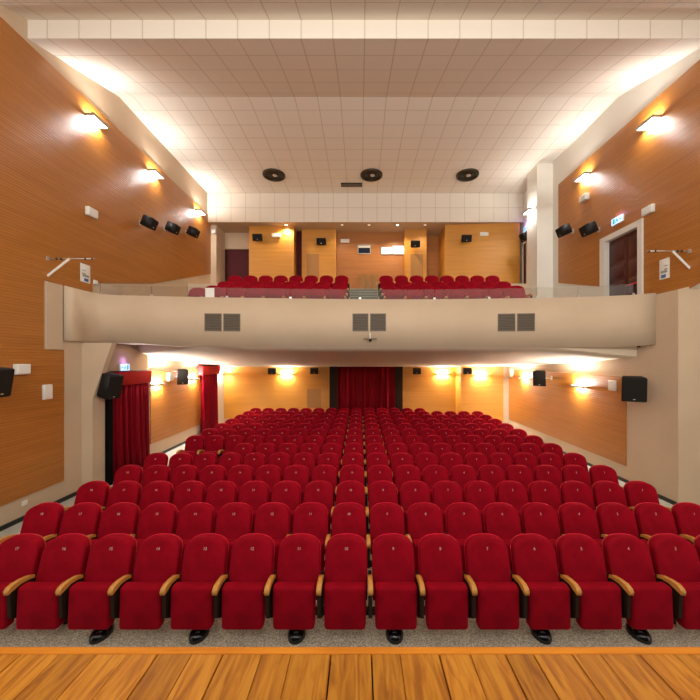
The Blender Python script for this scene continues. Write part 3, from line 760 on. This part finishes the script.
wallbox('wall_speaker', 'r', XRL - .025, 8.98, 9.22, -.80, -.53, .06, 'white upright box beside the large loudspeaker on the lower right wall', 'wall speaker', group=GB)
wallbox('wall_speaker', 'r', XRL - .025, 15.05, 15.3, -.75, -.40, .06, 'white upright box in the far corner of the lower right wall', 'wall speaker', group=GB)
wallbox('emergency_light', 'b', 14.95, X(212, 14.95), X(216, 14.95), Zr(234, 14.95), Zr(230, 14.95), .08, 'tiny pale box on the pier at the left rear of the balcony', 'detector', lens=False)
# exit signs with running figure and arrow
def exit_sign(axis, wallc, u0, u1, z0, z1, label, flip=1):
    e, bx = wallbox('exit_sign', axis, wallc, u0, u1, z0, z1, .05, label, 'exit sign', mat='plastic', lens=False, group='illuminated exit signs')
    obj('lit_face', bx(MB(), u0 + .01, u1 - .01, z0 + .01, z1 - .01, .048, .058), M['sign'], e)
    w = u1 - u0; h = z1 - z0; g = MB()
    def pc(t): return u0 + (u1 - u0) * (t if flip > 0 else 1 - t)
    def rect(t0, t1, s0, s1):
        a, b = sorted((pc(t0), pc(t1))); bx(g, a, b, z0 + h * s0, z0 + h * s1, .057, .062)
    rect(.66, .86, .15, .85)                      # doorway
    rect(.45, .52, .66, .80); rect(.42, .54, .38, .64); rect(.34, .43, .22, .40); rect(.52, .60, .18, .38); rect(.54, .62, .50, .58); rect(.34, .42, .50, .58)   # running figure
    rect(.08, .28, .44, .56); rect(.08, .13, .36, .64)                                            # arrow
    obj('pictogram', g, M['signg'], e)
    sg = {'l': 1, 'r': -1}[axis]
    l = bpy.data.lights.new('sign_glow', 'POINT'); l.energy = 1.3; l.color = (.35, .22, 1.); l.shadow_soft_size = .03
    lo = bpy.data.objects.new('sign_glow', l); lo.location = (wallc + sg * .09, (u0 + u1) / 2, z1 + .06); C.objects.link(lo)
    return e
exit_sign('r', XR - .025, 9.05, 9.45, 3.60, 3.79, 'lit bluish exit sign above the mahogany double door')
exit_sign('l', XL + .10, 9.14, 9.50, -.295, -.10, 'lit bluish exit sign above the near left curtain')
exit_sign('r', XR, 14.3, 14.6, 5.30, 5.52, 'small lit exit sign above the narrow rear right door')
# evacuation plans
def plan(axis, wallc, u0, u1, z0, z1, label):
    e, bx = wallbox('evacuation_plan', axis, wallc, u0, u1, z0, z1, .012, label, 'notice', mat='paper', lens=False, group='evacuation notices on the upper walls')
    w = u1 - u0; h = z1 - z0
    g = MB(); bx(g, u0 + w * .2, u1 - w * .15, z0 + h * .30, z0 + h * .42, .012, .015); bx(g, u0 + w * .15, u0 + w * .5, z0 + h * .62, z0 + h * .66, .012, .015)
    obj('plan_lines', g, M['ink'], e)
    g = MB(); bx(g, u0 + w * .35, u1 - w * .2, z0 + h * .06, z0 + h * .22, .012, .015); obj('plan_key', g, M['ink2'], e)
    g = MB(); bx(g, u0 + w * .15, u0 + w * .5, z0 + h * .44, z0 + h * .50, .012, .015); obj('plan_mark', g, M['ink3'], e)
plan('l', XLW, 7.98, 8.27, 1.80, 2.22, 'white evacuation notice under the left wall bracket')
plan('r', XR - .025, 7.72, 7.98, 1.82, 2.27, 'white evacuation notice under the right wall bracket')
wallbox('call_button', 'l', XLW, 8.36, 8.50, 1.82, 1.92, .03, 'tiny white box beside the left evacuation notice', 'switch', lens=False)
# lighting brackets: boom out of the wall with a strut
def boom(x_w, x_t, D, z, strut_z, xm, label):
    e = empty('wall_bracket', (x_w, D, z), label=label, cat='bracket', group='lighting brackets on the side walls')
    obj('boom', MB().tube((x_w, D, z), (x_t, D, z), .010), M['metal'], e)
    obj('strut', MB().box(-.022, .022, -.008, .008, 0, math.hypot(xm - x_w, z - strut_z), mat=Matrix.Translation((x_w, D, strut_z)) @ Matrix.Rotation(math.atan2(xm - x_w, z - strut_z), 4, 'Y')), M['plastic'], e)
    sgn = 1 if x_t > x_w else -1
    for t in (.20, .30, .82, .97):
        xx = x_w + (x_t - x_w) * t; obj('clamp', MB().box(xx - .013, xx + .013, D - .02, D + .02, z - .028, z + .018, bev=.004), M['bronze'], e)
    obj('wall_plate', MB().box(x_w - .0 if sgn > 0 else x_w - .02, x_w + .02 if sgn > 0 else x_w, D - .03, D + .03, z - .04, z + .04), M['metal'], e)
boom(XLW, X(94, 7.15), 7.15, Zr(258.7, 7.15), Zr(276, 7.15), X(69.5, 7.15), 'thin pale bracket boom with strut on the left wall')
boom(XR - .025, X(647.5, 7.25), 7.25, Zr(251, 7.25), Zr(268.4, 7.25), X(672.5, 7.25), 'thin pale bracket boom with strut on the right wall')

# ------------------------------------------------------------------ sconces
def area(name, loc, rot, sx, sy, power, col, spread=PI, parent=None):
    l = bpy.data.lights.new(name, 'AREA'); l.shape = 'RECTANGLE'; l.size = sx; l.size_y = sy; l.energy = power; l.color = col; l.spread = spread
    o = bpy.data.objects.new(name, l); o.location = loc; o.rotation_euler = rot; C.objects.link(o)
    if parent: o.parent = parent
    return o
WARMW = (1., .96, .93)
def sconce(loc, rz, label, up, down, L=.50, Wd=.20, group='lamps', tint=WARMW):
    """flat box lamp; local +y goes into the wall"""
    e = empty('wall_lamp', loc, (0, 0, rz), label=label, cat='wall lamp', group=group)
    obj('frame', MB().box(-L / 2, L / 2, -Wd - .03, -Wd - .012, -.03, .03).box(-L / 2, L / 2, -.03, -.012, -.03, .03).box(-L / 2, -L / 2 + .018, -Wd - .0115, -.0305, -.03, .03).box(L / 2 - .018, L / 2, -Wd - .0115, -.0305, -.03, .03), M['frame'], e, local=True)
    obj('diffuser', MB().box(-L / 2 + .018, L / 2 - .018, -Wd - .012, -.03, -.022, .022), M['lamp'], e, local=True)
    obj('mounting', MB().box(-.10, .10, -.014, .0, -.05, .05), M['frame'], e, local=True)
    if up: area('uplight', (0, -.06, .028), (PI, 0, 0), L * .85, Wd * .35, up, tint, parent=e)
    if down: area('downglow', (0, -.06, -.028), (0, 0, 0), L * .85, Wd * .35, down, tint, parent=e)
    return e
GU = 'lamps on the upper side walls'
UP, DN = 24., 26.
for (px, py, lab) in ((97, 121, 'lit wall lamp high on the left wall, nearest of three'), (156.5, 174, 'lit wall lamp high on the left wall, middle of three'), (200.5, 212, 'lit wall lamp high on the left wall, farthest of three')):
    D = 6.28 * F / (CX - px); sconce((XLW, D, Zr(py, D)), PI / 2, lab, UP, DN, group=GU, tint=(1., .99, .97))
for (px, py, lab) in ((648, 123, 'lit wall lamp high on the right wall, nearest one'), (582, 177, 'lit wall lamp high on the right wall, just before the pillar')):
    D = 6.70 * F / (px - CX); sconce((XR - .025, D, Zr(py, D)), -PI / 2, lab, UP, DN, group=GU, tint=(1., .99, .97))
sconce((6.28, 12.85, Zr(211.5, 12.85)), -PI / 2, 'lit wall lamp on the side of the off-white pillar', UP * .7, DN, group=GU, tint=(1., .99, .97))
GL = 'lamps under the balcony'
UL, DL = 100., 40.
sconce((XLW, 11.0, -.77), PI / 2, 'lit wall lamp beside the near left curtain', UL, DL, Wd=.14, group=GL)
sconce((XLW, 13.35, -.73), PI / 2, 'lit wall lamp just before the far left curtain', UL, DL, Wd=.14, group=GL)
sconce((XL, 16.0, -.66), PI / 2, 'lit wall lamp in the far left corner behind the curtain', UL * .6, DL * .6, Wd=.14, L=.4, group=GL)
sconce((XRL - .025, 14.0, -.74), -PI / 2, 'lit wall lamp at the far end of the lower right wall', UL, DL, Wd=.14, group=GL)
sconce((XRL - .025, 10.45, -.79), -PI / 2, 'lit wall lamp nearer on the lower right wall', UL, DL, Wd=.14, group=GL)
for (px, D, z, lab) in ((286.5, YB - .025, -.68, 'lit wall lamp on the back wall left of the doorway curtain'), (442.5, YB - .025, -.68, 'lit wall lamp on the back wall right of the doorway curtain'), (480.5, 15.575, -.70, 'lit wall lamp on the projecting back right wall')):
    sconce((X(px, D), D, z), 0, lab, UL * .6, DL * 1.2, Wd=.14, L=.6, group=GL)
# downlights
def spot(loc, power, size, col, blend=.6, rot=(0, 0, 0), r=.05):
    l = bpy.data.lights.new('spot', 'SPOT'); l.energy = power; l.spot_size = size; l.spot_blend = blend; l.color = col; l.shadow_soft_size = r
    o = bpy.data.objects.new('spot', l); o.location = loc; o.rotation_euler = rot; C.objects.link(o); return o
for px, pw in ((286, 120.), (342, 35.), (369, 35.), (397.5, 130.), (425, 35.)):
    spot((X(px, 14.95), 14.9, 5.73), pw, 2.5, (1., .80, .55))

# unseen fill-light rig added behind the viewer: two uprights, a bar and three floods
e = empty('fill_light_rig', (0, -1.3, FZ), label='added unseen fill-light rig on black uprights behind the viewer', cat='lighting rig')
obj('upright', MB().box(-5.0, -4.9, -.05, .05, 0, 6.15), M['blackm'], e, local=True)
obj('upright', MB().box(4.9, 5.0, -.05, .05, 0, 6.15), M['blackm'], e, local=True)
obj('bar', MB().tube((-4.95, 0, 6.08), (4.95, 0, 6.08), .04), M['blackm'], e, local=True)
for x in (-3.2, 0., 3.2):
    obj('fill_housing', MB().box(x - .6, x + .6, -.25, .08, 5.5, 6.0, bev=.02), M['blackm'], e, local=True)
    area('fill_light', (x, .11, 5.75), (PI / 2 + .55, 0, 0), 1.1, .45, 270., (1., .96, .90), parent=e)

# ------------------------------------------------------------------ world, camera, view
W = bpy.data.worlds.new('World'); bpy.context.scene.world = W; W.use_nodes = True
bg = W.node_tree.nodes['Background']; bg.inputs[0].default_value = (1., .93, .83, 1); bg.inputs[1].default_value = .95
cam = bpy.data.cameras.new('Camera'); co = bpy.data.objects.new('Camera', cam); C.objects.link(co)
cam.sensor_width = 36.; cam.sensor_fit = 'HORIZONTAL'; cam.lens = 36. * F / 700.
cam.shift_x = (350. - CX) / 700.; cam.shift_y = (CY - 350.) / 700.
cam.clip_start = .05; cam.clip_end = 100
co.rotation_euler = (PI / 2, 0, 0); co.location = (0, 0, 0)
bpy.context.scene.camera = co
# raise everything so that the stalls floor is z = 0
for o in bpy.context.scene.objects:
    if o.parent is None: o.location.z += H
vs = bpy.context.scene.view_settings
vs.view_transform = 'Standard'; vs.look = 'None'; vs.gamma = 1.; vs.exposure = .2
vs.use_curve_mapping = False
